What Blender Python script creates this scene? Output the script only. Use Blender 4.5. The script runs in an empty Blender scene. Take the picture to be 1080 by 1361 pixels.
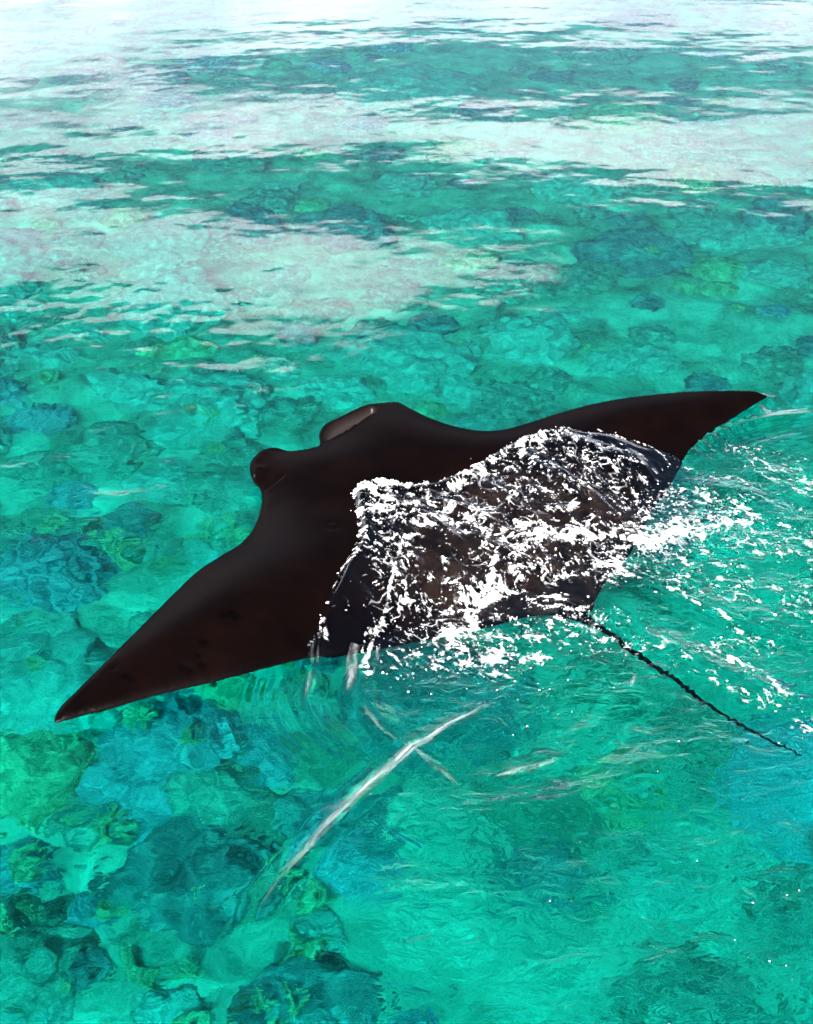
import bpy, bmesh, math, random
import numpy as np
from mathutils import Vector, Matrix, noise as mnoise
from mathutils.bvhtree import BVHTree
from mathutils.geometry import delaunay_2d_cdt

random.seed(7)
rng = np.random.default_rng(11)
scn = bpy.context.scene
col = scn.collection
R = math.radians

# ------------------------------------------------------------------ camera
CAM_H, PITCH, VFOV = 3.1, 31.0, 42.0
cd = bpy.data.cameras.new('camera')
cd.sensor_fit = 'VERTICAL'; cd.sensor_height = 36.0
cd.lens = 18.0 / math.tan(R(VFOV / 2))
cd.clip_start = 0.05; cd.clip_end = 3000
cam = bpy.data.objects.new('camera', cd); col.objects.link(cam)
cam.location = (0, 0, CAM_H); cam.rotation_euler = (R(90 - PITCH), 0, 0)
scn.camera = cam

# ------------------------------------------------------------------ sky, sun, exposure
SUN_EL, SUN_AZ = 37.0, 190.0          # azimuth clockwise from +Y (the view direction)
w = bpy.data.worlds.new('World'); scn.world = w; w.use_nodes = True
nt = w.node_tree; nt.nodes.clear()
def N(tree, t, **kw):
    n = tree.nodes.new(t)
    for k, v in kw.items(): setattr(n, k, v)
    return n
def mth(tree, op, a, b=None, c=None, clamp=False):
    n = N(tree, 'ShaderNodeMath', operation=op, use_clamp=clamp)
    for i, v in enumerate((a, b, c)):
        if v is None: continue
        if isinstance(v, (int, float)): n.inputs[i].default_value = v
        else: tree.links.new(v, n.inputs[i])
    return n.outputs[0]
def sstep(tree, v, lo, hi, a=0.0, b=1.0):
    n = N(tree, 'ShaderNodeMapRange', interpolation_type='SMOOTHSTEP')
    tree.links.new(v, n.inputs[0])
    for i, x in enumerate((lo, hi, a, b)): n.inputs[i + 1].default_value = x
    return n.outputs[0]
L = nt.links.new
sky = N(nt, 'ShaderNodeTexSky', sky_type='NISHITA', sun_disc=False)
sky.sun_elevation = R(SUN_EL); sky.sun_rotation = R(SUN_AZ)
sky.air_density = 0.8; sky.dust_density = 0.0; sky.ozone_density = 2.0
tc = N(nt, 'ShaderNodeTexCoord')
sx = N(nt, 'ShaderNodeSeparateXYZ'); L(tc.outputs['Generated'], sx.inputs[0])
zc_ = mth(nt, 'MAXIMUM', sx.outputs[2], 0.03)
px_ = mth(nt, 'DIVIDE', sx.outputs[0], zc_); py_ = mth(nt, 'DIVIDE', sx.outputs[1], zc_)
cb = N(nt, 'ShaderNodeCombineXYZ'); L(px_, cb.inputs[0]); L(py_, cb.inputs[1])
cn = N(nt, 'ShaderNodeTexNoise', noise_dimensions='2D'); L(cb.outputs[0], cn.inputs['Vector'])
cn.inputs['Scale'].default_value = 1.1; cn.inputs['Detail'].default_value = 6; cn.inputs['Roughness'].default_value = 0.55
# a bank of broken cloud low above the sea, with blue gaps in it, clear sky overhead
def gap(cx, cy, rx, ry, amt):
    a = mth(nt, 'DIVIDE', mth(nt, 'SUBTRACT', px_, cx), rx)
    b = mth(nt, 'DIVIDE', mth(nt, 'SUBTRACT', py_, cy), ry)
    q = mth(nt, 'ADD', mth(nt, 'MULTIPLY', a, a), mth(nt, 'MULTIPLY', b, b))
    return mth(nt, 'MULTIPLY', mth(nt, 'POWER', 2.718, mth(nt, 'MULTIPLY', q, -1.0)), amt)
GAPS = [(0.30, 4.50, 0.85, 0.42, -1.2), (-0.60, 3.30, 0.60, 0.20, -0.75), (0.50, 2.97, 0.75, 0.20, -0.6), (-0.1, 3.15, .5, .12, -.5)]
dens = mth(nt, 'ADD', cn.outputs['Fac'], 0.16)
for g in GAPS: dens = mth(nt, 'ADD', dens, gap(*g))
edge_ = mth(nt, 'ADD', mth(nt, 'MULTIPLY', mth(nt, 'SUBTRACT', cn.outputs['Fac'], 0.5), 1.0), mth(nt, 'MULTIPLY', mth(nt, 'MAXIMUM', px_, 0.0), -0.5))
bank = sstep(nt, mth(nt, 'ADD', py_, edge_), 2.42, 2.55)
dens = mth(nt, 'MULTIPLY', sstep(nt, dens, 0.43, 0.56), bank)
ccol = N(nt, 'ShaderNodeMix', data_type='RGBA')
ccol.inputs[6].default_value = (15, 15.6, 19.0, 1); ccol.inputs[7].default_value = (23, 22.8, 25.5, 1)
cn2 = N(nt, 'ShaderNodeTexNoise', noise_dimensions='2D'); L(cb.outputs[0], cn2.inputs['Vector']); cn2.inputs['Scale'].default_value = 1.6
cn2.inputs['Detail'].default_value = 4
L(sstep(nt, cn2.outputs['Fac'], .35, .65), ccol.inputs[0])
dim = N(nt, 'ShaderNodeVectorMath', operation='SCALE'); L(ccol.outputs[2], dim.inputs[0])
L(sstep(nt, py_, 2.2, 6.0, 1.0, 0.95), dim.inputs['Scale'])        # clouds pale away into the haze of the horizon
mx = N(nt, 'ShaderNodeMix', data_type='RGBA')
L(dens, mx.inputs[0]); L(sky.outputs[0], mx.inputs[6]); L(dim.outputs[0], mx.inputs[7])
bg = N(nt, 'ShaderNodeBackground'); bg.inputs[1].default_value = 0.06
L(mx.outputs[2], bg.inputs[0])
wo = N(nt, 'ShaderNodeOutputWorld'); L(bg.outputs[0], wo.inputs[0])

sl = bpy.data.lights.new('sun', 'SUN'); sl.energy = 5.0; sl.angle = R(0.53); sl.color = (1.0, 0.95, 0.88)
so = bpy.data.objects.new('sun', sl); col.objects.link(so)
sd_ = Vector((math.sin(R(SUN_AZ)) * math.cos(R(SUN_EL)), math.cos(R(SUN_AZ)) * math.cos(R(SUN_EL)), math.sin(R(SUN_EL))))
so.rotation_euler = (-sd_).to_track_quat('-Z', 'Y').to_euler(); so.location = sd_ * 40


vs = scn.view_settings
vs.view_transform = 'Standard'; vs.look = 'None'; vs.gamma = 1.0; vs.use_curve_mapping = False
vs.exposure = 1.52
scn.cycles.use_denoising = True
scn.cycles.max_bounces = 12; scn.cycles.transmission_bounces = 8; scn.cycles.glossy_bounces = 4
scn.cycles.diffuse_bounces = 3; scn.cycles.transparent_max_bounces = 16
scn.cycles.sample_clamp_indirect = 12.0
scn.cycles.caustics_refractive = True; scn.cycles.caustics_reflective = False
scn.cycles.blur_glossy = 1.0

# ------------------------------------------------------------------ helpers
PT = math.tan(R(VFOV / 2)); cp, sp_ = math.cos(R(PITCH)), math.sin(R(PITCH))
def ray(px, py):
    a = (px - 540) / 680.5 * PT; b = (680.5 - py) / 680.5 * PT
    return np.array([a, cp + b * sp_, -sp_ + b * cp])
def un(px, py, z=0.0):
    d = ray(px, py); k = (z - CAM_H) / d[2]
    return np.array([k * d[0], k * d[1]])
def bed(px, py, depth):
    """photo pixel -> point on the seabed seen through flat water"""
    d = ray(px, py); k = -CAM_H / d[2]; p = np.array([k * d[0], k * d[1]])
    d = d / np.linalg.norm(d); h = d[:2] / 1.333
    c = math.sqrt(1 - h @ h)
    return p + h / c * depth

PERM = np.concatenate([np.random.default_rng(5).permutation(512)] * 2)
GR = np.stack([np.cos(np.arange(16) * math.tau / 16), np.sin(np.arange(16) * math.tau / 16)], 1)
def pn(x, y, seed=0):
    x = np.asarray(x, float) + seed * 17.13; y = np.asarray(y, float) + seed * 9.71
    xi = np.floor(x).astype(int); yi = np.floor(y).astype(int)
    fx = x - xi; fy = y - yi
    u = fx * fx * fx * (fx * (fx * 6 - 15) + 10); v = fy * fy * fy * (fy * (fy * 6 - 15) + 10)
    def g(i, j):
        h = PERM[PERM[(xi + i) & 511] + ((yi + j) & 511)] & 15
        return GR[h, 0] * (fx - i) + GR[h, 1] * (fy - j)
    a = g(0, 0) * (1 - u) + g(1, 0) * u; b = g(0, 1) * (1 - u) + g(1, 1) * u
    return (a * (1 - v) + b * v) * 1.5
def fbm(x, y, oct=4, seed=0, gain=0.5):
    s = 0; a = 1; n = 0
    for o in range(oct):
        s = s + a * pn(x * 2**o, y * 2**o, seed + o * 3); n += a; a *= gain
    return s / n
def ridged(x, y, oct=4, seed=0):
    s = 0; a = 1; n = 0
    for o in range(oct):
        s = s + a * (1 - np.abs(pn(x * 2**o, y * 2**o, seed + o * 3))); n += a; a *= 0.5
    return s / n
def ss(v, a, b):
    t = np.clip((v - a) / (b - a), 0, 1); return t * t * (3 - 2 * t)
def pdist(X, Y, pts, closed=False, cut=None, along=False):
    """distance of grid points to a polyline (and signed side / position along)"""
    pts = np.asarray(pts); n = len(pts)
    D = np.full(X.shape, 1e9); S = np.zeros(X.shape); A = np.zeros(X.shape)
    seg = range(n if closed else n - 1); tot = 0
    for i in seg:
        p = pts[i]; q = pts[(i + 1) % n]; e = q - p; l2 = e @ e + 1e-12; l = math.sqrt(l2)
        t = np.clip(((X - p[0]) * e[0] + (Y - p[1]) * e[1]) / l2, 0, 1)
        dx = X - p[0] - t * e[0]; dy = Y - p[1] - t * e[1]
        d = np.hypot(dx, dy); m = d < D
        D = np.where(m, d, D)
        S = np.where(m, np.sign(e[0] * dy - e[1] * dx), S)
        A = np.where(m, tot + t * l, A); tot += l
    return (D, S, A / max(tot, 1e-9)) if along else D
def inside(X, Y, poly):
    c = np.zeros(X.shape, bool); n = len(poly)
    for i in range(n):
        x1, y1 = poly[i]; x2, y2 = poly[(i + 1) % n]
        if y1 == y2: continue
        m = ((y1 > Y) != (y2 > Y)) & (X < (x2 - x1) * (Y - y1) / (y2 - y1) + x1)
        c ^= m
    return c
def spline(pts, n=6, closed=False):
    pts = np.asarray(pts, float); out = []; m = len(pts)
    for i in range(m if closed else m - 1):
        if closed: a, b, c, d = (pts[(i + k) % m] for k in (-1, 0, 1, 2))
        else: a, b, c, d = pts[max(i - 1, 0)], pts[i], pts[i + 1], pts[min(i + 2, m - 1)]
        for k in range(n):
            t = k / n
            out.append(0.5 * ((2 * b) + (c - a) * t + (2 * a - 5 * b + 4 * c - d) * t * t + (3 * b - a - 3 * c + d) * t**3))
    if not closed: out.append(pts[-1])
    return np.array(out)
def px_line(pts, z=0.05, n=5):
    return spline([un(x, y, z) for x, y in pts], n)
def mesh_np(name, co, faces, mat, smooth=True, attrs=None):
    me = bpy.data.meshes.new(name)
    co = np.asarray(co, np.float32); faces = np.asarray(faces, np.int32); k = faces.shape[1]
    me.vertices.add(len(co)); me.vertices.foreach_set('co', co.ravel())
    me.loops.add(faces.size); me.loops.foreach_set('vertex_index', faces.ravel())
    me.polygons.add(len(faces)); me.polygons.foreach_set('loop_start', np.arange(0, faces.size, k, dtype=np.int32))
    me.update(calc_edges=True); me.validate()
    if smooth: me.shade_smooth()
    for an, v in (attrs or {}).items():
        a = me.attributes.new(an, 'FLOAT', 'POINT'); a.data.foreach_set('value', np.asarray(v, np.float32).ravel())
    if mat: me.materials.append(mat)
    ob = bpy.data.objects.new(name, me); col.objects.link(ob)
    return ob
def tag(o, label=None, cat=None, group=None, kind=None):
    for k, v in (('label', label), ('category', cat), ('group', group), ('kind', kind)):
        if v: o[k] = v
    return o
def mat(name):
    m = bpy.data.materials.new(name); m.use_nodes = True
    m.node_tree.nodes.clear()
    return m, m.node_tree
def receiver(o): o.cycles.is_caustics_receiver = True; return o

# ------------------------------------------------------------------ materials
def m_water():
    m, t = mat('water'); l = t.links.new
    out = N(t, 'ShaderNodeOutputMaterial')
    geo = N(t, 'ShaderNodeNewGeometry')
    at = N(t, 'ShaderNodeAttribute', attribute_name='chop')
    n1 = N(t, 'ShaderNodeTexNoise'); n1.inputs['Scale'].default_value = 16; n1.inputs['Detail'].default_value = 3
    n1.inputs['Distortion'].default_value = 0.6
    mp = N(t, 'ShaderNodeMapping'); mp.inputs['Scale'].default_value = (0.7, 1.0, 1)
    l(geo.outputs['Position'], mp.inputs[0]); l(mp.outputs[0], n1.inputs['Vector'])
    b = N(t, 'ShaderNodeBump'); b.inputs['Distance'].default_value = 0.02
    l(mth(t, 'MULTIPLY', at.outputs['Fac'], 1.0), b.inputs['Strength']); l(n1.outputs['Fac'], b.inputs['Height'])
    fr = N(t, 'ShaderNodeFresnel'); fr.inputs['IOR'].default_value = 1.333; l(b.outputs[0], fr.inputs['Normal'])
    rf = N(t, 'ShaderNodeBsdfRefraction'); rf.inputs['IOR'].default_value = 1.333; rf.inputs['Roughness'].default_value = 0.0
    l(b.outputs[0], rf.inputs['Normal'])
    gl = N(t, 'ShaderNodeBsdfGlossy'); gl.inputs['Roughness'].default_value = 0.03; l(b.outputs[0], gl.inputs['Normal'])
    ms = N(t, 'ShaderNodeMixShader'); l(fr.outputs[0], ms.inputs[0]); l(rf.outputs[0], ms.inputs[1]); l(gl.outputs[0], ms.inputs[2])
    l(ms.outputs[0], out.inputs['Surface'])
    va = N(t, 'ShaderNodeVolumeAbsorption'); va.inputs['Color'].default_value = (0.0, 0.953, 0.936, 1); va.inputs['Density'].default_value = 1.5
    l(va.outputs[0], out.inputs['Volume'])
    return m
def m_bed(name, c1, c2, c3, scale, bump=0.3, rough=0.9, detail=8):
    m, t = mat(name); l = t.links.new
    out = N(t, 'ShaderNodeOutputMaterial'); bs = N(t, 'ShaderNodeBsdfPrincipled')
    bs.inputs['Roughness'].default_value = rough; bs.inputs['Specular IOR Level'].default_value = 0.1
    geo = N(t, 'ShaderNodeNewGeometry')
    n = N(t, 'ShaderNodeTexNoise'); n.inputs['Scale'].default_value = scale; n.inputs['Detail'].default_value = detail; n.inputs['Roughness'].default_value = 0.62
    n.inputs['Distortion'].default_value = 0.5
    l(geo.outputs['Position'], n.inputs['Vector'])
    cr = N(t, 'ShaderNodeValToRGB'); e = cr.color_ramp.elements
    e[0].position = 0.32; e[0].color = (*c1, 1); e[1].position = 0.68; e[1].color = (*c3, 1)  # wide tonal spread also paints in bright caustic glints
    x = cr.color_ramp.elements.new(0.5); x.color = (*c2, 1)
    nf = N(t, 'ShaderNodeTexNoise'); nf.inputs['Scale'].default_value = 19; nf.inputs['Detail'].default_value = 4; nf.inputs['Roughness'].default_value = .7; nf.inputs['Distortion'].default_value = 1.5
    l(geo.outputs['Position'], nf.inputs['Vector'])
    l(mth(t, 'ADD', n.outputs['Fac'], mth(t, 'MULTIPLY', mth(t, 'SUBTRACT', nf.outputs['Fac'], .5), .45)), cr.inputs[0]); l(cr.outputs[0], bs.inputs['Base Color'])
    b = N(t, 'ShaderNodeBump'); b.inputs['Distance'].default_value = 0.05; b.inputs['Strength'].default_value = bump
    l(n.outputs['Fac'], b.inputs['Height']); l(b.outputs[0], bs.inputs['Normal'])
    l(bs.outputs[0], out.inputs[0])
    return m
def m_skin():
    m, t = mat('manta_skin'); l = t.links.new
    out = N(t, 'ShaderNodeOutputMaterial')
    geo = N(t, 'ShaderNodeNewGeometry')
    n = N(t, 'ShaderNodeTexNoise'); n.inputs['Scale'].default_value = 5; n.inputs['Detail'].default_value = 6
    l(geo.outputs['Position'], n.inputs['Vector'])
    cr = N(t, 'ShaderNodeValToRGB'); e = cr.color_ramp.elements
    e[0].position = 0.3; e[0].color = (0.0016, 0.00055, 0.00035, 1); e[1].position = 0.75; e[1].color = (0.0042, 0.0016, 0.0010, 1)
    l(n.outputs['Fac'], cr.inputs[0])
    at = N(t, 'ShaderNodeAttribute', attribute_name='scar_shade')
    mx = N(t, 'ShaderNodeMix', data_type='RGBA'); l(at.outputs['Fac'], mx.inputs[0]); l(cr.outputs[0], mx.inputs[6])
    mx.inputs[7].default_value = (0.0005, 0.0003, 0.0003, 1)
    ap = N(t, 'ShaderNodeAttribute', attribute_name='pale')
    m2 = N(t, 'ShaderNodeMix', data_type='RGBA'); l(ap.outputs['Fac'], m2.inputs[0]); l(mx.outputs[2], m2.inputs[6])
    m2.inputs[7].default_value = (0.034, 0.026, 0.025, 1)
    ar = N(t, 'ShaderNodeAttribute', attribute_name='sunlit_brown')
    n3 = N(t, 'ShaderNodeTexNoise'); n3.inputs['Scale'].default_value = 4; n3.inputs['Detail'].default_value = 5; n3.inputs['Distortion'].default_value = 2.5
    l(geo.outputs['Position'], n3.inputs['Vector'])
    m3 = N(t, 'ShaderNodeMix', data_type='RGBA'); l(mth(t, 'MULTIPLY', ar.outputs['Fac'], sstep(t, n3.outputs['Fac'], .30, .68)), m3.inputs[0]); l(m2.outputs[2], m3.inputs[6])
    m3.inputs[7].default_value = (0.034, 0.0165, 0.0115, 1)  # brown of the back, swirled paler in place of sun caustics
    n2 = N(t, 'ShaderNodeTexNoise'); n2.inputs['Scale'].default_value = 60; n2.inputs['Detail'].default_value = 3
    l(geo.outputs['Position'], n2.inputs['Vector'])
    b = N(t, 'ShaderNodeBump'); b.inputs['Distance'].default_value = 0.004; b.inputs['Strength'].default_value = 0.12
    l(n2.outputs['Fac'], b.inputs['Height'])
    df = N(t, 'ShaderNodeBsdfDiffuse'); l(m3.outputs[2], df.inputs[0]); l(b.outputs[0], df.inputs['Normal'])
    gs = N(t, 'ShaderNodeBsdfGlossy'); gs.inputs['Roughness'].default_value = 0.32; l(b.outputs[0], gs.inputs['Normal'])
    ms = N(t, 'ShaderNodeMixShader'); ms.inputs[0].default_value = 0.010; l(df.outputs[0], ms.inputs[1]); l(gs.outputs[0], ms.inputs[2])
    l(ms.outputs[0], out.inputs[0])
    return m
def m_foam():
    m, t = mat('foam'); l = t.links.new
    out = N(t, 'ShaderNodeOutputMaterial'); bs = N(t, 'ShaderNodeBsdfPrincipled')
    bs.inputs['Base Color'].default_value = (0.86, 0.86, 0.87, 1); bs.inputs['Roughness'].default_value = 0.5
    at = N(t, 'ShaderNodeAttribute', attribute_name='dens')
    tr = N(t, 'ShaderNodeBsdfTransparent')
    ms = N(t, 'ShaderNodeMixShader'); l(at.outputs['Fac'], ms.inputs[0]); l(tr.outputs[0], ms.inputs[1]); l(bs.outputs[0], ms.inputs[2])
    l(ms.outputs[0], out.inputs[0])
    return m
def m_plain(name, c, rough=0.3):
    m, t = mat(name)
    out = N(t, 'ShaderNodeOutputMaterial'); bs = N(t, 'ShaderNodeBsdfPrincipled')
    bs.inputs['Base Color'].default_value = (*c, 1); bs.inputs['Roughness'].default_value = rough
    t.links.new(bs.outputs[0], out.inputs[0]); return m
M_WATER, M_SKIN, M_FOAM = m_water(), m_skin(), m_foam()
M_SAND = m_bed('sand', (.15, .18, .15), (.46, .51, .41), (.82, .86, .71), 2.3, 1.0)  # strong mottling also paints bright and dark streaks of rippled light

# ------------------------------------------------------------------ manta ray
OUT = [(72, 958), (80, 940), (100, 920), (130, 890), (165, 855), (200, 820), (235, 785), (265, 757), (295, 738), (320, 722),
       (335, 705), (344, 685), (348, 665), (346, 651), (338, 641), (332, 627), (334, 613), (343, 602), (352, 597), (367, 595), (385, 600),
       (405, 598), (424, 592), (424, 577), (432, 564), (450, 555), (470, 545), (485, 539), (500, 537), (515, 535.5), (530, 535), (545, 543),
       (570, 555), (600, 566), (635, 573), (665, 572), (700, 563), (740, 550), (780, 539), (820, 531), (860, 526), (900, 522), (950, 520),
       (985, 520), (1002, 521), (1012, 523.5), (1019, 527), (1009, 533), (980, 551), (948, 572), (928, 590), (912, 609), (902, 628), (893, 648), (880, 668), (864, 692),
       (848, 722), (836, 748), (817, 768), (802, 788), (792, 808), (785, 824), (770, 830), (740, 831), (705, 832), (665, 842),
       (610, 853), (560, 860), (500, 868), (440, 874), (420, 872), (350, 888), (300, 901), (250, 913), (200, 925), (150, 940), (110, 950), (85, 957)]
ZC = [(72, 958, .05), (200, 850, .075), (300, 740, .06), (345, 670, .05), (335, 625, .06), (400, 598, .085), (470, 545, .07), (530, 535, .07),
      (640, 573, .045), (820, 531, .06), (930, 521, .05), (1016, 527, .02), (928, 588, -.01), (890, 650, -.07), (840, 740, -.1), (785, 822, -.11),
      (700, 830, -.11), (600, 855, -.09), (480, 870, -.03), (415, 874, .025), (330, 892, .055), (200, 925, .06), (600, 690, -.07), (480, 640, .04),
      (300, 850, .06), (700, 620, 0.0), (460, 760, -.005)]
cz = np.array([un(a, b, c) for a, b, c in ZC]); vz = np.array([c for *_, c in ZC])
def phi(r): return np.where(r > 0, r * r * np.log(r + 1e-9), 0)
K = len(cz); Am = np.zeros((K + 3, K + 3)); Am[:K, :K] = phi(np.linalg.norm(cz[:, None] - cz[None], axis=2)) + np.eye(K) * 0.02
Am[:K, K] = 1; Am[:K, K + 1:] = cz; Am[K, :K] = 1; Am[K + 1:, :K] = cz.T
Wz = np.linalg.solve(Am, np.concatenate([vz, np.zeros(3)]))
def zmid(x, y):
    x = np.asarray(x, float); y = np.asarray(y, float); s = Wz[K] + Wz[K + 1] * x + Wz[K + 2] * y
    for i in range(K): s = s + Wz[i] * phi(np.hypot(x - cz[i, 0], y - cz[i, 1]))
    return s
def un_m(px, py, add=0.0):
    z = 0.03
    for _ in range(6): p = un(px, py, z + add); z = float(zmid(*p))
    return p
outl = spline([un_m(a, b) for a, b in OUT], 5, True)
def build_manta():
    g = 0.0135
    x0, y0 = outl.min(0); x1, y1 = outl.max(0)
    X, Y = np.meshgrid(np.arange(x0, x1, g), np.arange(y0, y1, g * 0.866))
    X = X + (np.arange(X.shape[0]) % 2)[:, None] * g / 2
    X, Y = X.ravel(), Y.ravel()
    m = inside(X, Y, outl); X, Y = X[m], Y[m]
    d = pdist(X, Y, outl, True); m = d > g * 0.45; X, Y = X[m], Y[m]
    nb = len(outl)
    pts = [Vector(p) for p in outl] + [Vector(p) for p in zip(X, Y)]
    vo, ed, fa, *_ = delaunay_2d_cdt(pts, [(i, (i + 1) % nb) for i in range(nb)], [], 1, 1e-6)
    V = np.array([(v.x, v.y) for v in vo]); F = np.array([f for f in fa if len(f) == 3])
    D = pdist(V[:, 0], V[:, 1], outl, True); D[D < 1e-6] = 0
    x, y = V[:, 0], V[:, 1]
    zm = zmid(x, y)
    half = 0.165 * (1 - np.exp(-D / 0.26)) + 0.012 * ss(D, 0, .06)
    E_ = np.concatenate([F[:, [0, 1]], F[:, [1, 2]], F[:, [2, 0]]]); E_ = np.concatenate([E_, E_[:, ::-1]])
    deg = np.bincount(E_[:, 0], minlength=len(V)); bd = D < g * .3; h0 = half.copy()
    for _ in range(160):
        half = np.bincount(E_[:, 0], half[E_[:, 1]], len(V)) / deg; half[bd] = h0[bd]
        nb_ = D < .03; half[nb_] = .5 * half[nb_] + .5 * h0[nb_]
    top = zm + half; bot = zm - half * 0.8 - 0.004
    # head: hollow of the unfurled cephalic fin, small mouth corner, crease behind the furled fin
    def leaf(pl, depth, soft):
        pl = spline([un_m(a, b) for a, b in pl], 4, True)
        q = inside(x, y, pl); dd = pdist(x, y, pl, True)
        return depth * ss(dd, 0, soft) * q, q * ss(dd, 0, soft)
    dz, pale = leaf([(429, 589), (428, 577), (440, 564), (470, 550), (488, 543), (501, 544), (506, 554), (495, 570), (470, 585), (447, 593)], 0.085, 0.035)
    top = top * (1 - ss(pale, .0, .35)) + (zm + .012 - .040 * pale) * ss(pale, 0, .35)
    dz2, p2 = leaf([(354, 600), (366, 597), (382, 601), (368, 604)], 0.05, 0.012); top -= dz2
    bot = np.minimum(bot, top - 0.03 * np.clip(D / 0.05, 0, 1))
    cre = pdist(x, y, [un_m(*p, .03) for p in [(340, 651), (350, 646), (362, 643), (374, 638)]])
    top -= 0.009 * np.exp(-(cre / 0.009)**2)
    ex, ey = un_m(342, 624, .03); top += 0.022 * np.exp(-((x - ex)**2 + (y - ey)**2) / 0.03**2) * ss(D, 0, .02)
    rim = pdist(x, y, [un_m(*p, .02) for p in [(430, 594), (460, 584), (488, 570), (504, 554), (506, 544)]])
    top += 0.006 * np.exp(-(rim / 0.014)**2) * (pale < .05)
    scar_shade = np.zeros(len(x))
    for a, b, r in [(298, 818, .016), (307, 814, .015), (312, 819, .018), (270, 845, .015), (266, 866, .014), (250, 872, .013), (240, 870, .01),
                    (165, 880, .016), (172, 884, .012), (262, 858, .009), (148, 868, .01), (230, 910, .014), (330, 795, .007)]:
        p = un_m(a, b, .09); rr = np.hypot((x - p[0]), (y - p[1])) / (r * 1.25)
        scar_shade = np.maximum(scar_shade, np.exp(-rr**2 * 1.2))
    top -= 0.006 * scar_shade
    p = un_m(442, 688, .17); rr = np.hypot((x - p[0]) / .028, (y - p[1]) / .03)
    top -= 0.003 * np.exp(-((rr - 1) / .25)**2)
    top += 0.004 * fbm(x * 1.7, y * 1.7, 3, 4) * ss(D, 0, .1)
    n = len(V); co = np.concatenate([np.column_stack([x, y, top]), np.column_stack([x, y, bot])])
    # orient up
    a, b, c = V[F[:, 0]], V[F[:, 1]], V[F[:, 2]]
    fl = ((b[:, 0] - a[:, 0]) * (c[:, 1] - a[:, 1]) - (b[:, 1] - a[:, 1]) * (c[:, 0] - a[:, 0])) < 0
    F[fl] = F[fl][:, ::-1]
    # boundary edges
    from collections import Counter
    E = np.concatenate([F[:, [0, 1]], F[:, [1, 2]], F[:, [2, 0]]])
    cnt = Counter(map(tuple, np.sort(E, 1))); B = np.array([e for e in E if cnt[tuple(sorted(e))] == 1])
    side = np.concatenate([np.column_stack([B[:, 1], B[:, 0], B[:, 0] + n]), np.column_stack([B[:, 1], B[:, 0] + n, B[:, 1] + n])])
    faces = np.concatenate([F, F[:, ::-1] + n, side])
    sc2 = np.concatenate([np.maximum(scar_shade, p2), np.zeros(n)]); pl2 = np.concatenate([pale, np.zeros(n)])  # scars, plus shade painted into the mouth corner hollow
    # whip tail, part of the same skin
    tl = [(755, 800), (779, 819), (800, 834), (835, 860), (870, 885), (905, 908), (940, 935), (975, 955), (1010, 975), (1045, 993), (1066, 1003)]
    T = spline([un(a, b, -.02) for a, b in tl], 10); nt_ = len(T); ring = 10
    tv = []
    for i, q in enumerate(T):
        u = i / (nt_ - 1)
        dv = T[min(i + 1, nt_ - 1)] - T[max(i - 1, 0)]; dv /= np.linalg.norm(dv); nx = np.array([-dv[1], dv[0]])
        r = 0.011 * (1 - u) ** 0.8 * (1 + 0.5 * mnoise.noise((i * .9, 0, 0))) + 0.0035 + 0.06 * math.exp(-u * 16)
        q = q + nx * (0.02 * mnoise.noise((i * .37, 3, 0)) + 0.012 * mnoise.noise((i * .95, 7, 0))) * min(1, u * 6)
        zz = -0.03 - 0.09 * math.exp(-u * 9) - 0.01 * u + 0.008 * mnoise.noise((i * .5, 0, 5))
        for k in range(ring):
            th = math.tau * k / ring
            tv.append((q[0] + nx[0] * r * math.cos(th), q[1] + nx[1] * r * math.cos(th), zz + r * 0.8 * math.sin(th)))
    o = len(co); tf = []
    for i in range(nt_ - 1):
        for k in range(ring):
            a, b = o + i * ring + k, o + i * ring + (k + 1) % ring
            tf += [(a, b, b + ring), (a, b + ring, a + ring)]
    co = np.concatenate([co, np.array(tv)]); faces = np.concatenate([faces, np.array(tf)])
    z0 = np.zeros(len(tv))
    c_ = un(712, 735); ax_ = un(785, 822) - un(405, 598); ax_ = ax_ / np.linalg.norm(ax_)
    a_ = (co[:, 0] - c_[0]) * ax_[0] + (co[:, 1] - c_[1]) * ax_[1]; b_ = (co[:, 1] - c_[1]) * ax_[0] - (co[:, 0] - c_[0]) * ax_[1]
    sunlit_brown = 1 - ss(np.hypot(a_ / .66, b_ / .92), .5, 1.0)  # mask of the painted sunlit brown
    ob = mesh_np('manta_ray', co, faces, M_SKIN, True, {'sunlit_brown': sunlit_brown, 'scar_shade': np.concatenate([sc2, z0]), 'pale': np.concatenate([pl2, z0])})
    bm = bmesh.new(); bm.from_mesh(ob.data); bmesh.ops.recalc_face_normals(bm, faces=bm.faces); bm.to_mesh(ob.data); bm.free()
    tag(ob, 'dark brown manta ray gliding at the surface, back half under foam', 'manta ray')
    # eye at the side of the head
    bm = bmesh.new(); bmesh.ops.create_uvsphere(bm, u_segments=20, v_segments=12, radius=0.026)
    em = bpy.data.meshes.new('eye'); bm.to_mesh(em); bm.free(); em.shade_smooth(); em.materials.append(m_plain('eye', (.006, .004, .004), .12))
    e = bpy.data.objects.new('eye', em); col.objects.link(e); e.parent = ob
    q = un_m(338, 634, .0); e.location = (q[0] + .012, q[1] + .0, float(zmid(*q)) + .0); e.scale = (.7, 1, .8)
    return ob, co, faces
manta, mco, mfa = build_manta()
bvh = BVHTree.FromPolygons([Vector(c) for c in mco], [tuple(int(i) for i in f) for f in mfa])

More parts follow.
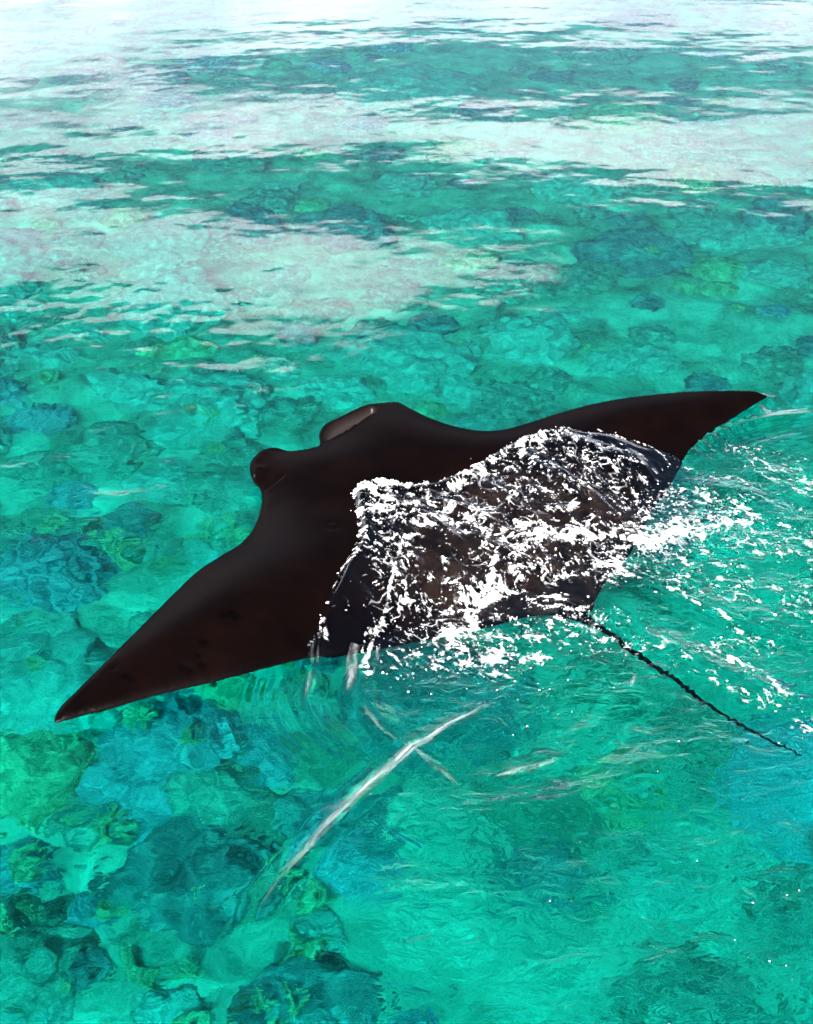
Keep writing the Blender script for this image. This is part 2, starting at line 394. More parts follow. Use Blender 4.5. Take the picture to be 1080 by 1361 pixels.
# ------------------------------------------------------------------ water surface
def axis(lo, hi, fine, parts):
    """graded coordinates: parts = [(end, step)...] outward from lo / hi"""
    c = list(np.arange(lo, hi, fine))
    a = lo; left = []
    for end, st in parts[0]:
        while a - st > end: a -= st; left.append(a)
        st_ = st
    b = c[-1]; right = []
    for end, st in parts[1]:
        while b + st < end: b += st; right.append(b)
    return np.array(left[::-1] + c + right)
out_l = [(-3.2, .02), (-6, .035), (-12, .15), (-60, 2), (-600, 40)]
out_r = [(3.2, .02), (6, .035), (12, .15), (60, 2), (600, 40)]
xs = axis(-2.15, 2.25, 0.0095, (out_l, out_r))
ys = axis(2.9, 6.6, 0.0095, ([(1.8, .02), (-4, .15), (-60, 3), (-400, 40)], [(11, .02), (19, .035), (26, .12), (90, 2), (900, 40)]))
WX, WY = np.meshgrid(xs, ys)
def waves(X, Y):
    z = np.zeros(X.shape); r = np.random.default_rng(3)
    fade = 1 / (1 + (np.hypot(X, Y) / 40)**2)
    for i in range(26):
        lam = 0.22 * 1.13**i if i < 18 else r.uniform(.5, 1.6)
        th = r.normal(-math.pi / 2 + 0.15, 0.55); k = math.tau / lam
        slope = 0.008 if lam > .4 else 0.004
        ph = r.uniform(0, math.tau)
        wv = 1.2 * fbm(X / (lam * 3.5), Y / (lam * 3.5), 1, i + 30)
        z = z + slope / k * np.sin(k * (X * math.cos(th) + Y * math.sin(th)) + ph + 2 * wv) * (0.7 + wv)
    z += 0.004 * fbm(X * 2.2, Y * 3.0, 2, 71)
    near_ = 1 - 0.82 * ss(Y, 4.4, 6.6)
    z = z * near_ + (0.0085 * fbm(X * 2.9, Y * 3.2, 2, 77) + 0.0042 * fbm(X * 7, Y * 7.5, 2, 78)) * (1 - 0.90 * ss(Y, 4.5, 6.7)) * ss(Y, -2, 1)
    return z * fade
Z = waves(WX, WY)
near = (np.abs(WX) < 3.3) & (WY > 1.7) & (WY < 8)
nj = np.where(near.any(1))[0]; ni = np.where(near.any(0))[0]
SL = (slice(nj[0], nj[-1] + 1), slice(ni[0], ni[-1] + 1))
X, Y = WX[SL], WY[SL]; z = Z[SL].copy()
chop = 0.012 + 0.07 * (1 - ss(WY, 5.2, 6.8)); ch = chop[SL].copy()

# calm the water right around the animal
dm = pdist(X, Y, outl[::3], True); ins = inside(X, Y, outl)
calm = np.where(ins, 0.15, ss(dm, 0, 0.5) * 0.75 + 0.25); z *= calm
# ridges of the wake: (pixels, amplitude, width, ripple amplitude)
RIDGES = [([(680, 920), (640, 945), (590, 972), (548, 998), (500, 1035), (440, 1090), (395, 1140), (360, 1180), (340, 1215), (325, 1255)], .011, .034, .0007),
          ([(470, 880), (478, 915), (500, 950), (520, 980), (548, 1000), (575, 1015), (605, 1040)], .014, .045, .0012),
          ([(413, 870), (415, 900), (408, 930), (425, 965), (470, 1000)], .010, .04, .0022),
          ([(840, 905), (800, 960), (740, 1005), (668, 1028), (610, 1033)], .015, .055, .0008),
          ([(950, 905), (930, 960), (870, 1020), (760, 1060), (640, 1080), (500, 1110), (420, 1170)], .018, .09, .0008),
          ([(905, 606), (960, 575), (1020, 558), (1090, 548)], .020, .05, .0020),
          ([(880, 640), (960, 650), (1030, 680), (1090, 710)], .012, .07, .001),
          ([(800, 780), (880, 850), (980, 900), (1090, 960)], .014, .08, .001),
          ([(820, 760), (900, 790), (1000, 830), (1090, 860)], .012, .08, .001)]
for pts, amp, wd, rip in RIDGES:
    pl = px_line(pts, 0); d, s, a = pdist(X, Y, pl, along=True)
    en = np.sin(np.clip(a, 0, 1) * math.pi) ** 0.9
    en = en * (d < 1.2)
    z += amp * en * (np.exp(-(d / wd)**2) - 0.35 * np.exp(-((d - 2.4 * wd) / (1.3 * wd))**2))
    z += rip * en * np.cos(d * math.tau / 0.045) * np.exp(-d / 0.16)
# choppy turbulent water behind the animal
WAKE = [un(*p) for p in [(420, 880), (560, 870), (790, 830), (850, 700), (910, 610), (1100, 570), (1150, 900), (1150, 1400), (480, 1400), (420, 1120), (520, 1000)]]
wk = inside(X, Y, WAKE); wk = np.where(wk, 1.0, 0.0) * ss(pdist(X, Y, WAKE, True), 0, .25)
z += wk * (0.0065 * fbm(X * 5, Y * 6.5, 3, 12) + 0.006 * fbm(X * 2.2, Y * 2.8, 2, 15))
ch += wk * 0.55
lf = ss(-X, 0.2, 1.2) * 0.06; z += lf * 0.03 * fbm(X * 6, Y * 6, 2, 19)

# water running over the back: limit line of the dry part (photo pixels)
LIM = [(412, 905), (418, 860), (428, 825), (438, 795), (455, 760), (474, 728), (476, 700), (470, 672), (485, 655), (540, 655), (590, 640), (640, 618),
       (690, 592), (740, 578), (800, 577), (850, 582), (885, 592), (910, 606), (940, 608), (1020, 600)]
lim = spline([un(a, b, .10 if 420 < a < 880 else .05) for a, b in LIM], 4)
tail_side = np.array([un(1200, 640), un(1200, 1100), un(600, 1300), un(405, 1000)])
wetpoly = np.concatenate([lim, tail_side])
sdl = pdist(X, Y, lim); wet = inside(X, Y, wetpoly); sdl = np.where(wet, sdl, -sdl)
zt = np.full(X.shape, -9.0)
idx = np.argwhere(ins)
for j, i in idx:
    h = bvh.ray_cast(Vector((X[j, i], Y[j, i], 2)), Vector((0, 0, -1)))
    if h[0] is not None: zt[j, i] = h[0].z
has = zt > -5
# local axes along the flow (head -> tail)
fx, fy = (un(785, 822) - un(405, 598)); fl_ = math.hypot(fx, fy); fx /= fl_; fy /= fl_
U = X * fx + Y * fy; Vv = -X * fy + Y * fx
tp = ss(pdist(X, Y, lim[:9]), 0.0, .28) * ss(pdist(X, Y, lim[-22:]), 0, .18)
film = -0.02 + 0.045 * ss(sdl, -0.02, 0.05) + 0.02 * ss(sdl, 0.05, 0.5)
turb = ss(sdl, 0.0, 0.15) * ins
film = film + turb * (0.030 * fbm(U * 3.2 + 1.2 * fbm(U * 2, Vv * 2, 2, 3), Vv * 6.5, 4, 40, 0.55) + 0.010 * (ridged(U * 4, Vv * 9, 3, 44) - .7))
film = film + 0.012 * np.exp(-((sdl - 0.03) / 0.03)**2) * tp
film = np.where(sdl > -.02, film * (.3 + .7 * tp) , film)
zf = np.where(has, zt + film, z)
edge = ss(dm, 0.0, 0.10)
target = np.where(has & (sdl > -0.03), np.where(zf > z, zf * edge + np.maximum(z, zt + 0.02) * (1 - edge), np.maximum(z, zt + np.maximum(film, 0.01) * ss(sdl, -.02, .03) - .02 * (sdl < 0))), z)
target = np.where(has & (sdl <= -0.03), np.minimum(z, zt - 0.02), target)
def blur(a, k):
    for ax in (0, 1):
        p = np.pad(a, [(k, k) if q == ax else (0, 0) for q in (0, 1)], mode='edge'); c = np.cumsum(p, ax)
        c = np.concatenate([np.zeros_like(np.take(c, [0], ax)), c], ax)
        n = a.shape[ax]; c1 = np.take(c, range(2 * k + 1, 2 * k + 1 + n), ax); c0 = np.take(c, range(0, n), ax)
        a = (c1 - c0) / (2 * k + 1)
    return a
bz = blur(blur(target, 5), 5)
nearw = ss(np.where(wet, 1.0, 0.0) * 1.0, 0, 1)
soft = np.where(wet & ~ins & (dm < .22), 1 - ss(dm, 0.1, 0.22), 0.0)
soft = blur(soft, 3)
target = target * (1 - soft) + np.maximum(bz, target) * soft
target = np.where(has & (sdl <= -0.03), np.minimum(target, zt - 0.02), blur(target, 1) if False else target)
# short ripples where the right wing slips under
rl = px_line([(900, 615), (925, 590), (950, 570), (980, 550), (1015, 530)], 0.02)
rd, rs, ra = pdist(X, Y, rl, along=True)
target += 0.007 * np.exp(-(rd / .09)**2) * np.cos(ra * 60 + rd * 40) * ss(ra, 0.1, .3)
ch = np.where(ins & (sdl > 0), 0.09, ch)
Z[SL] = target; chop[SL] = ch
nx_, ny_ = len(xs), len(ys)
ii = np.arange(ny_ - 1)[:, None] * nx_ + np.arange(nx_ - 1)[None]
ii = ii.ravel(); WF = np.column_stack([ii, ii + 1, ii + nx_ + 1, ii + nx_])
water = mesh_np('water', np.column_stack([WX.ravel(), WY.ravel(), Z.ravel()]), WF, M_WATER, True, {'chop': chop.ravel()})
tag(water, kind='structure')

def wz(x, y):
    i = np.clip(np.searchsorted(xs, x) - 1, 0, nx_ - 2); j = np.clip(np.searchsorted(ys, y) - 1, 0, ny_ - 2)
    a = np.clip((x - xs[i]) / (xs[i + 1] - xs[i]), 0, 1); b = np.clip((y - ys[j]) / (ys[j + 1] - ys[j]), 0, 1)
    return (Z[j, i] * (1 - a) + Z[j, i + 1] * a) * (1 - b) + (Z[j + 1, i] * (1 - a) + Z[j + 1, i + 1] * a) * b

# ------------------------------------------------------------------ seabed
BED = 2.1
def bz_(x, y):
    d = np.hypot(x, y - 5)
    return -BED - 1.3 * ss(y, 5.5, 17) - 0.25 * ss(d, 6, 40) - 3.0 * ss(d, 40, 300) + 0.16 * fbm(x * .55, y * .55, 4, 90) + 0.05 * fbm(x * 3, y * 3, 3, 91)
bx_ = axis(-6, 7, 0.05, ([(-14, .3), (-60, 3), (-600, 50)], [(14, .3), (60, 3), (600, 50)]))
by_ = axis(2.0, 16, 0.05, ([(-4, .3), (-60, 3), (-400, 50)], [(26, .3), (90, 3), (900, 50)]))
BX, BY = np.meshgrid(bx_, by_)
kk = (np.arange(len(by_) - 1)[:, None] * len(bx_) + np.arange(len(bx_) - 1)[None]).ravel()
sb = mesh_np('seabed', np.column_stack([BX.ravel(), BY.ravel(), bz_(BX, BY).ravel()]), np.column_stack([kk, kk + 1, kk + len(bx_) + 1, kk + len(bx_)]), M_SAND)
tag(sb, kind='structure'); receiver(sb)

def rock_mesh(name, seed, sub, squash, lump, kind, material):
    bm = bmesh.new(); bmesh.ops.create_icosphere(bm, subdivisions=sub, radius=1.0)
    o = Vector((seed * 13.7, seed * 5.1, seed * 2.3))
    for v in bm.verts:
        n = v.co.normalized(); r = 1 + lump * mnoise.fractal(n * 1.3 + o, 0.9, 2.1, 4)
        if kind == 'lobed': r += 0.16 * (1 - 2.2 * mnoise.voronoi(n * 2.6 + o)[0][0])
        if kind == 'brain': r += 0.05 * math.sin(14 * mnoise.noise(n * 2.2 + o) + 3)
        if kind == 'fluted': r += 0.10 * math.sin(n.x * 26 + 4 * mnoise.noise(n * 2 + o)) * (0.6 + .4 * n.z)
        if kind == 'blocky':
            m_ = max(abs(n.x), abs(n.y), abs(n.z)); r = r * (0.35 + 0.65 / m_ * .82)
        if kind == 'knobbly': r += 0.14 * max(0, 0.6 - mnoise.voronoi(n * 5 + o)[0][0] * 1.6)
        r += 0.07 * mnoise.fractal(n * 5.5 + o, .8, 2.1, 2)
        v.co = n * r; v.co.z *= squash
    me = bpy.data.meshes.new(name); bm.to_mesh(me); bm.free(); me.shade_smooth(); me.materials.append(material)
    return me
MR = {'pale': m_bed('pale_coral', (.34, .37, .33), (.52, .55, .50), (.84, .86, .78), 12, .9),
      'olive': m_bed('olive_coral', (.17, .20, .18), (.38, .41, .35), (.72, .74, .62), 14, .9),
      'yellow': m_bed('yellow_coral', (.30, .29, .18), (.58, .55, .34), (.92, .89, .58), 12, .9),  # pale end painted bright for yellowish caustic specks
      'grey': m_bed('grey_rock', (.12, .14, .16), (.27, .30, .32), (.52, .56, .56), 10, .9),
      'blue': m_bed('bluish_coral', (.17, .21, .26), (.36, .42, .49), (.66, .72, .78), 13, .9)}
KINDS = {'boulder_coral': ('lobed', 'pale', .6, .28), 'dark_boulder': ('blocky', 'grey', .6, .30), 'brain_coral': ('brain', 'yellow', .65, .10),
         'knobbly_coral': ('knobbly', 'olive', .55, .22), 'fluted_coral': ('fluted', 'blue', .45, .15), 'rubble_boulder': ('lobed', 'olive', .5, .35)}
MESH = {k: [rock_mesh(k, s + 10 * i, 5, v[2], v[3], v[0], MR[v[1]]) for s in range(3)] for i, (k, v) in enumerate(KINDS.items())}
def rock(kind, x, y, size, label, group=None, rz=None, lift=0.0, sc=(1, 1, 1)):
    o = bpy.data.objects.new(kind, random.choice(MESH[kind])); col.objects.link(o)
    o.location = (x, y, float(bz_(np.array(x), np.array(y))) + size * lift); o.rotation_euler = (random.uniform(-.2, .2), random.uniform(-.2, .2), random.uniform(0, 6.28) if rz is None else rz)
    s = size; o.scale = (s * sc[0], s * sc[1], s * sc[2])
    tag(o, label, 'coral' if 'coral' in kind else 'rock', group); receiver(o)
    return o
NAMED = [('knobbly_coral', 285, 1058, .30, 'knobbly round coral head beside the long white wake line'),
         ('dark_boulder', 265, 1150, .34, 'blocky blue-grey rock just below the knobbly coral head'),
         ('fluted_coral', 225, 975, .33, 'fluted pale coral under the lower edge of the outer wing'),
         ('fluted_coral', 60, 760, .36, 'fluted coral bed out beyond the lowered wing'),
         ('knobbly_coral', 140, 575, .32, 'knobbly coral ahead of the furled head fin'),
         ('brain_coral', 45, 1020, .30, 'yellow grooved coral off the tip of the outer wing'),
         ('boulder_coral', 70, 905, .42, 'pale boulder coral touching the outer wing tip in view'),
         ('boulder_coral', 545, 75, .9, 'big pale boulder seen in the blue gap among far reflections')]
used = []
for k, a, b, s, lb in NAMED:
    p = bed(a, b, BED - .1); used.append((*p, s)); rock(k, p[0], p[1], s, lb)
LBL = {'boulder_coral': 'pale lobed boulder coral lying on the sandy seabed', 'dark_boulder': 'dark blocky boulder lying on the seabed between corals',
       'brain_coral': 'yellowish grooved coral mound on the seabed', 'knobbly_coral': 'small olive knobbly coral growing among the boulders',
       'fluted_coral': 'bluish ribbed coral growing among the boulders', 'rubble_boulder': 'olive overgrown boulder lying among the corals'}
GRP = {'boulder_coral': 'pale boulder corals on the seabed', 'dark_boulder': 'dark boulders on the seabed', 'brain_coral': 'grooved yellow corals on the seabed',
       'knobbly_coral': 'knobbly corals on the seabed', 'fluted_coral': 'ribbed corals on the seabed', 'rubble_boulder': 'overgrown boulders on the seabed'}
ADJ = {'boulder_coral': 'pale lobed boulder coral', 'dark_boulder': 'dark blocky boulder', 'brain_coral': 'yellowish grooved coral mound', 'knobbly_coral': 'olive knobbly coral',
       'fluted_coral': 'bluish ribbed coral', 'rubble_boulder': 'olive overgrown boulder'}
NEAR = {'boulder_coral': 'a pale coral', 'dark_boulder': 'a dark boulder', 'brain_coral': 'a yellow mound', 'knobbly_coral': 'a knobbly coral', 'fluted_coral': 'a ribbed coral', 'rubble_boulder': 'an olive boulder'}
todo = []
cnt = 0
for t_ in range(6000):
    a = random.uniform(-80, 1160); b = random.uniform(-10, 1400)
    p = bed(a, b, BED - .1)
    dn = 1.0 if a < 430 else (0.75 if b < 560 else (0.12 if a > 520 and b > 700 else .4))
    if random.random() > dn: continue
    s = random.choice([.12, .15, .19, .24, .30, .40]) * (1 + 0.25 * (p[1] > 7))
    if any(math.hypot(p[0] - q[0], p[1] - q[1]) < (s + q[2]) * .72 for q in used): continue
    used.append((*p, s))
    k = random.choices(list(KINDS), [5, 3, 1.6, 1.6, 1.4, 4])[0]
    todo.append(rock(k, p[0], p[1], s, LBL[k], GRP[k], sc=(random.uniform(.8, 1.3), random.uniform(.7, 1.1), random.uniform(.6, 1.1))))
    cnt += 1
    if cnt >= 260: break

def kind_of(o): return o.name.split('.')[0]
for o in todo:
    sz = 'large' if o.scale[1] > .30 else ('small' if o.scale[1] < .15 else 'mid-sized')
    nb = sorted(todo, key=lambda q: (q.location - o.location).length)[1:3]
    o['label'] = '%s %s between %s and %s' % (sz, ADJ[kind_of(o)], NEAR[kind_of(nb[0])], NEAR[kind_of(nb[1])])
# small bright coral tufts added to paint yellowish sparkles between the boulders
def tuft_mesh(seed):
    r = random.Random(seed); bm = bmesh.new()
    for k in range(16):
        a = r.uniform(0, 6.28); e = r.uniform(.35, 1.3); L_ = r.uniform(.55, 1.0)
        d = Vector((math.cos(a) * math.cos(e), math.sin(a) * math.cos(e), math.sin(e)))
        mt = Matrix.Translation(d * L_ * .5) @ d.to_track_quat('Z', 'Y').to_matrix().to_4x4()
        bmesh.ops.create_cone(bm, cap_ends=True, segments=7, radius1=.16, radius2=.10, depth=L_, matrix=mt)
        bmesh.ops.create_icosphere(bm, subdivisions=1, radius=.14, matrix=Matrix.Translation(d * L_))
    me = bpy.data.meshes.new('glint_finger_coral'); bm.to_mesh(me); bm.free(); me.shade_smooth(); me.materials.append(MR['yellow']); return me
TUFT = [tuft_mesh(i) for i in range(4)]
n_t = 0
while n_t < 60:
    a = random.uniform(-20, 430) if random.random() < .8 else random.uniform(430, 1080); b = random.uniform(380, 1380) if a < 430 else random.uniform(200, 540)
    p = bed(a, b, BED - .25); sz = random.uniform(.06, .15)
    top_ = max([float(bz_(np.array(p[0]), np.array(p[1])))] + [float(bz_(np.array(q[0]), np.array(q[1]))) + q[2] * .62 * math.sqrt(max(0, 1 - (math.hypot(p[0] - q[0], p[1] - q[1]) / q[2])**2)) for q in used if math.hypot(p[0] - q[0], p[1] - q[1]) < q[2]])
    o = bpy.data.objects.new('glint_finger_coral', TUFT[n_t % 4]); col.objects.link(o); o.location = (p[0], p[1], top_ - .01); o.scale = (sz, sz, sz * .8); o.rotation_euler = (0, 0, random.uniform(0, 6.28))
    nb = sorted(todo, key=lambda q: (q.location - o.location).length)[:2]
    tag(o, '%s yellow finger coral added for sparkle between %s and %s' % ('tiny' if sz < .1 else 'small', NEAR[kind_of(nb[0])], NEAR[kind_of(nb[1])]), 'coral', 'yellow finger corals added as glints'); n_t += 1

# ------------------------------------------------------------------ foam
def foam(name, label, lines, box, step, thr=.5, hgt=.02, seed=0, aniso=(1, 1), lo=0.0, amp=1.0, fq0=24, fil=0.0, wob=0.0, veil=0.0):
    P = np.array([un(*p) for p in box]); x0, y0 = P.min(0); x1, y1 = P.max(0)
    fx_, fy_ = np.meshgrid(np.arange(x0, x1, step), np.arange(y0, y1, step))
    f = np.zeros(fx_.shape); tall = np.zeros(fx_.shape)
    jx = wob * (fbm(fx_ * 4.5, fy_ * 4.5, 3, seed + 81)); jy = wob * (fbm(fx_ * 4.5, fy_ * 4.5, 3, seed + 85))
    for pts, wd, st, tl in lines:
        pl = px_line(pts, .08 if hgt > .01 else 0.0, 4); d = pdist(fx_ + jx, fy_ + jy, pl)
        gq = np.exp(-(d / wd)**2)
        if veil:     # drawn-out streaks that thin away at both ends
            d, sg, al = pdist(fx_ + jx, fy_ + jy, pl, along=True); ln = np.linalg.norm(np.diff(pl, axis=0), axis=1).sum()
            tap = np.sin(np.clip(al, 0, 1) * math.pi) ** .6
            gq = np.exp(-(d / (wd * (.35 + .65 * tap)))**2) * tap * np.clip(.62 + .9 * fbm(al * ln * 7, sg * d * 130, 2, seed + 40), .05, 1)
        f = np.maximum(f, st * gq); tall = np.maximum(tall, tl * gq)
    f = f * (1 + 1.2 * wob * 4 * fbm(fx_ * 6, fy_ * 6, 3, seed + 91))
    u = fx_ * fx + fy_ * fy; v = -fx_ * fy + fy_ * fx
    wu = u + .05 * fbm(u * 5, v * 5, 2, seed + 5); wv = v + .05 * fbm(u * 5, v * 5, 2, seed + 8)
    web = ridged(wu * fq0 * aniso[0], wv * fq0 * aniso[1], 4, seed); web = (web - web.mean()) / web.std()
    blob = fbm(wu * fq0 * .6 * aniso[0], wv * fq0 * .6 * aniso[1], 5, seed + 3, .65); blob = blob / blob.std()
    val = f - 0.56 + amp * (0.20 * np.clip(web, -2, 2) + 0.17 * blob)
    fd = np.zeros(f.shape)
    if fil:    # thin swirling filaments along the flow, painting whitish sky sheen as foam
        qu = u + .16 * fbm(u * 2.2, v * 2.6, 3, seed + 61); qv = v + .16 * fbm(u * 2.2, v * 2.6, 3, seed + 67)
        r1 = np.abs(pn(qu * 4.5, qv * 12, seed + 51)); r2 = np.abs(pn(qu * 7, qv * 24, seed + 57)); r3 = np.abs(pn(qu * 15, qv * 34, seed + 59))
        line = np.maximum(np.maximum(1 - r1 / .045, .9 - r2 / .075), .8 - r3 / .10) * ss(fbm(u * 3.1, v * 3.1, 3, seed + 71), -.25, .25)
        line = line * ss(fbm(u * 14, v * 14, 2, seed + 73), -.4, .2)
        fd = fil * np.clip(line * 1.6, 0, 1) * ss(f, .10, .30)
        val = np.where((fd > .02) & (val < .004), .004, val)
    if veil: val = f - .08
    val = np.where(f > .05, val, -1)
    lump = np.clip(.5 + .9 * fbm(fx_ * 14, fy_ * 14, 2, seed + 9, .5), 0, 1) * .35 + .12 * np.abs(fbm(fx_ * 34, fy_ * 34, 2, seed + 10))
    h = 0.003 + hgt * np.clip(val - lo, 0, 1) * (0.35 + 1.6 * lump) + tall * (.25 + 1.5 * lump) * np.clip(val, 0, 1)
    zz = wz(fx_.ravel(), fy_.ravel()).reshape(fx_.shape)
    # never under the skin of the animal
    keepv = val > lo
    fq = keepv[:-1, :-1] & keepv[1:, :-1] & keepv[:-1, 1:] & keepv[1:, 1:]
    nx2 = fx_.shape[1]; bi = (np.arange(fx_.shape[0] - 1)[:, None] * nx2 + np.arange(nx2 - 1)[None])[fq]
    F = np.column_stack([bi, bi + 1, bi + nx2 + 1, bi + nx2])
    us, inv = np.unique(F, return_inverse=True); F = inv.reshape(F.shape)
    jit = (rng.random((2, fx_.size)) - .5) * step * .6
    co = np.column_stack([fx_.ravel() + jit[0], fy_.ravel() + jit[1], (zz + h).ravel()])[us]
    dn = np.maximum(ss(val, .01, .5) ** 1.8 * .98, fd).ravel()[us]
    if veil: dn = np.clip(veil * ss(f, .08, .95), 0, 1).ravel()[us]
    ob = mesh_np(name, co, F, M_FOAM, True, {'dens': dn})
    tag(ob, label, 'foam', kind='stuff')
    return ob, (fx_, fy_, f)
SPLASH = [([(480, 672), (500, 664), (540, 670), (585, 658)], .095, .86, .020), ([(486, 697), (520, 700), (575, 695)], .11, .66, .012),
          ([(560, 657), (610, 640), (650, 620), (700, 600), (745, 589)], .085, .66, .012), ([(640, 612), (690, 592), (740, 580), (800, 579), (860, 585), (905, 603)], .016, .66, .004),
          ([(580, 685), (650, 700), (700, 712), (760, 700), (820, 690), (880, 690)], .13, .60, .008), ([(700, 712), (740, 705), (780, 702), (860, 695), (940, 680), (985, 665)], .055, .84, .010),
          ([(670, 712), (650, 745), (635, 775), (628, 805), (600, 845)], .055, .86, .010), ([(625, 800), (618, 835), (590, 855)], .09, .64, .008),
          ([(430, 840), (432, 815), (440, 795), (458, 758), (478, 722)], .024, .76, .006), ([(478, 722), (500, 730), (530, 725)], .09, .56, .006),
          ([(478, 866), (500, 820), (520, 785), (530, 750), (540, 720)], .020, .74, .005), ([(500, 835), (505, 865)], .012, .66, .004),
          ([(500, 740), (560, 760), (640, 760)], .20, .40, .004), ([(540, 800), (580, 820)], .20, .36, .004), ([(650, 640), (720, 625), (800, 625), (870, 645)], .20, .46, .004),
          ([(690, 740), (760, 740), (830, 715)], .11, .58, .008), ([(660, 760), (720, 785), (770, 800)], .06, .60, .006), ([(690, 665), (780, 655), (860, 668)], .13, .48, .005),
          ([(740, 800), (770, 815), (788, 830), (792, 850)], .03, .55, .004), ([(680, 800), (740, 815)], .14, .36, .004), ([(600, 862), (660, 848), (700, 840)], .05, .66, .005)]
f1, g1 = foam('splash_foam', 'churned white foam washing over the back of the manta ray', SPLASH, [(415, 570), (990, 570), (1000, 900), (415, 900)], .0034, seed=3, hgt=.016, fil=.6, fq0=32, wob=.16, amp=1.25)
TRAIL = [([(520, 878), (580, 864), (640, 853), (700, 848), (740, 853)], .05, .60, .004), ([(655, 862), (668, 872)], .055, .78, .003), ([(700, 882), (718, 884)], .045, .75, .003),
         ([(540, 885), (620, 885), (680, 895)], .10, .45, .002), ([(800, 745), (860, 775), (920, 797), (985, 828)], .016, .72, .003),
         ([(890, 660), (960, 665), (1020, 690), (1085, 715)], .09, .48, .003), ([(930, 655), (965, 665), (985, 680)], .06, .72, .004), ([(930, 690), (1000, 720), (1080, 740)], .16, .42, .002), ([(885, 622), (960, 632), (1005, 645)], .025, .62, .002),
         ([(940, 870), (985, 880), (1030, 920), (1085, 965)], .05, .60, .003), ([(960, 905), (1010, 925), (1090, 970)], .02, .66, .002), ([(1000, 595), (1040, 620), (1085, 640)], .18, .42, .002),
         ([(820, 840), (880, 870)], .012, .6, .002), ([(830, 760), (930, 770), (1000, 780), (1080, 800)], .16, .40, .002), ([(880, 700), (930, 740)], .16, .42, .002), ([(800, 830), (900, 870), (1000, 850)], .14, .33, .002)]
f2, g2 = foam('trailing_foam', 'scattered white foam flecks drifting behind the tail and wing', TRAIL, [(500, 590), (1095, 590), (1095, 985), (500, 985)], .005, seed=21, hgt=.008, aniso=(.7, 1.3), fq0=24, fil=.5, wob=.12, amp=1.15)
LINES = [([(690, 910), (640, 945), (590, 972), (548, 998), (500, 1035), (440, 1090), (395, 1140), (365, 1175), (335, 1225)], .024, .62, .0), ([(680, 918), (640, 945), (590, 972), (548, 998), (500, 1035), (440, 1090), (400, 1134)], .009, 1.0, .0),
         ([(478, 850), (468, 872), (468, 895), (462, 925)], .026, .75, .0), ([(506, 855), (500, 870), (497, 900)], .012, .6, .0), ([(462, 905), (485, 945), (512, 978), (556, 1004)], .012, .42, .0), ([(540, 995), (575, 1015), (612, 1045)], .016, .6, .0),
         ([(655, 1032), (700, 1022), (745, 1010)], .014, .8, .0), ([(610, 1033), (668, 1028), (740, 1008), (800, 960)], .03, .22, .0), ([(418, 862), (413, 885), (412, 905), (404, 945)], .010, .5, .0), ([(424, 865), (420, 890), (416, 930)], .008, .42, .0), ([(780, 1028), (800, 1050), (830, 1095)], .007, .4, .0), ([(834, 918), (850, 886)], .011, .6, .0)]  # strands by the wing corner draw a refracted light line as foam
f3, g3 = foam('wake_foam', 'thin white foam line and painted light streaks off the trailing edge', LINES, [(320, 860), (860, 860), (860, 1240), (320, 1240)], .0045, seed=33, hgt=.002, aniso=(1.2, 1.2), fq0=44, wob=.010, veil=.5)

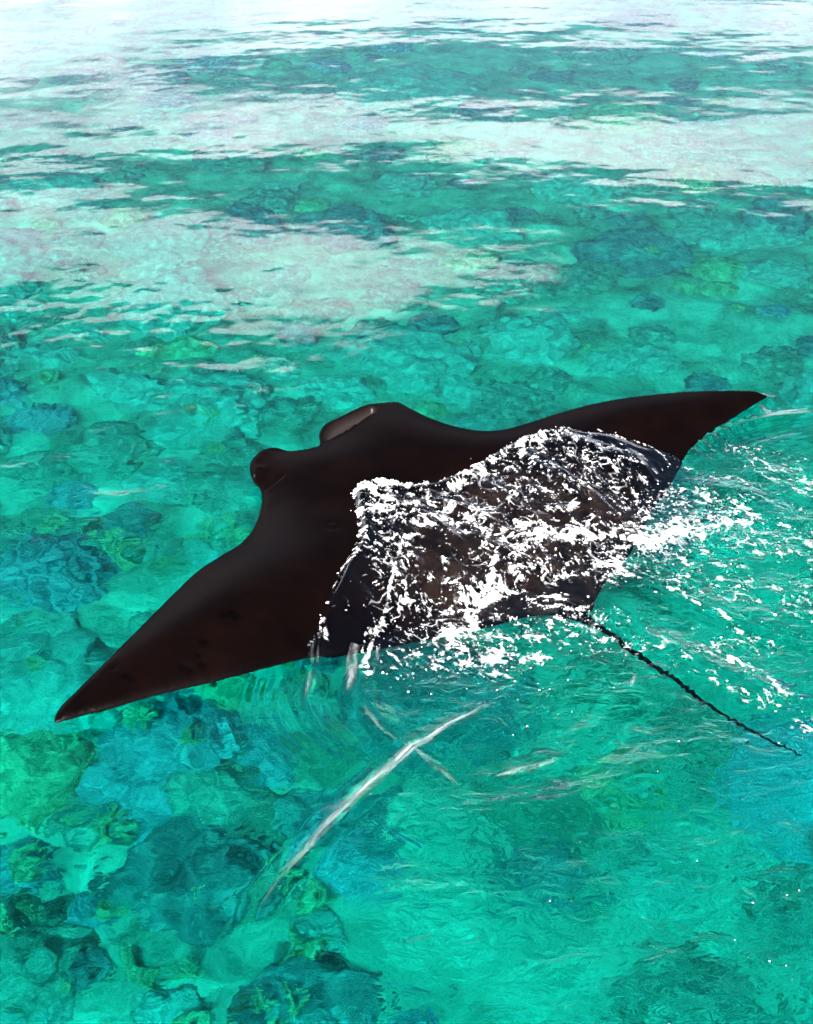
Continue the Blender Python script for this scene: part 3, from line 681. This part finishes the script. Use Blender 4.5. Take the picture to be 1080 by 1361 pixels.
STREAKS = [([(431, 842), (430, 822), (440, 792), (458, 756), (476, 722)], .020, .86, .004), ([(466, 880), (480, 862), (500, 822), (519, 785), (528, 752), (538, 722)], .016, .86, .004), ([(500, 838), (502, 852), (506, 870)], .009, .78, .003),
           ([(745, 580), (800, 579), (860, 585), (890, 594)], .010, .80, .003), ([(600, 745), (585, 775), (590, 815)], .008, .70, .002), ([(740, 800), (765, 812), (782, 828), (790, 850)], .009, .74, .002)]
f4, g4 = foam('streak_foam', 'narrow white rims of foam where the water climbs the dark back', STREAKS, [(415, 570), (900, 570), (900, 890), (415, 890)], .004, seed=47, hgt=.012, amp=.5, fq0=34, wob=.02)
GLINTS = [([(690, 1190), (740, 1200), (790, 1210)], .10, .1, .0), ([(950, 1240), (1000, 1260)], .10, .1, .0), ([(880, 1330), (940, 1350), (1060, 1330)], .15, .1, .0), ([(600, 950), (800, 960), (950, 1000)], .25, .05, .0), ([(880, 1330), (960, 1100)], .3, .05, 0)]  # where sun sparkles are set as white specks
def droplets(name, label, field, n, rmin, rmax, zj, pw=1.0):
    X_, Y_, f = field; p = np.clip(f, 0, 1).ravel()**pw; p /= p.sum()
    ids = rng.choice(p.size, n, p=p)
    bm = bmesh.new(); bmesh.ops.create_icosphere(bm, subdivisions=1, radius=1)
    bv = np.array([v.co for v in bm.verts]); bf = np.array([[v.index for v in f_.verts] for f_ in bm.faces]); bm.free()
    r = rmin + (rmax - rmin) * rng.random(n)**3
    cx = X_.ravel()[ids] + rng.normal(0, .03, n); cy = Y_.ravel()[ids] + rng.normal(0, .03, n)
    cz_ = wz(cx, cy) + r * .3 + np.abs(rng.normal(0, zj, n)) * (rng.random(n) < .3)
    st = 1 + rng.random((n, 2)) * .8
    co = np.stack([cx[:, None] + bv[None, :, 0] * (r * st[:, 0])[:, None], cy[:, None] + bv[None, :, 1] * (r * st[:, 1])[:, None], cz_[:, None] + bv[None, :, 2] * r[:, None] * .6], 2).reshape(-1, 3)
    fc = (bf[None] + (np.arange(n) * len(bv))[:, None, None]).reshape(-1, 3)
    ob = mesh_np(name, co, fc, M_FOAM, True, {'dens': np.ones(len(co))}); tag(ob, label, 'foam', kind='stuff')
droplets('spray_drops', 'fine white spray drops thrown up over the dark back', g1, 900, .0010, .0032, .02)
droplets('foam_specks', 'tiny white bubble specks floating behind the manta ray', g2, 350, .0012, .0055, .002, .7)

gx, gy = np.meshgrid(np.linspace(-.4, 1.6, 300), np.linspace(2.4, 4.4, 300)); gf = np.zeros(gx.shape)
for pts, wd, st, _ in GLINTS: gf = np.maximum(gf, st * np.exp(-(pdist(gx, gy, px_line(pts, 0, 3)) / wd)**2))
droplets('glint_specks', 'few white specks painting sun sparkles on the calm green water', (gx, gy, gf), 50, .001, .0034, 0)
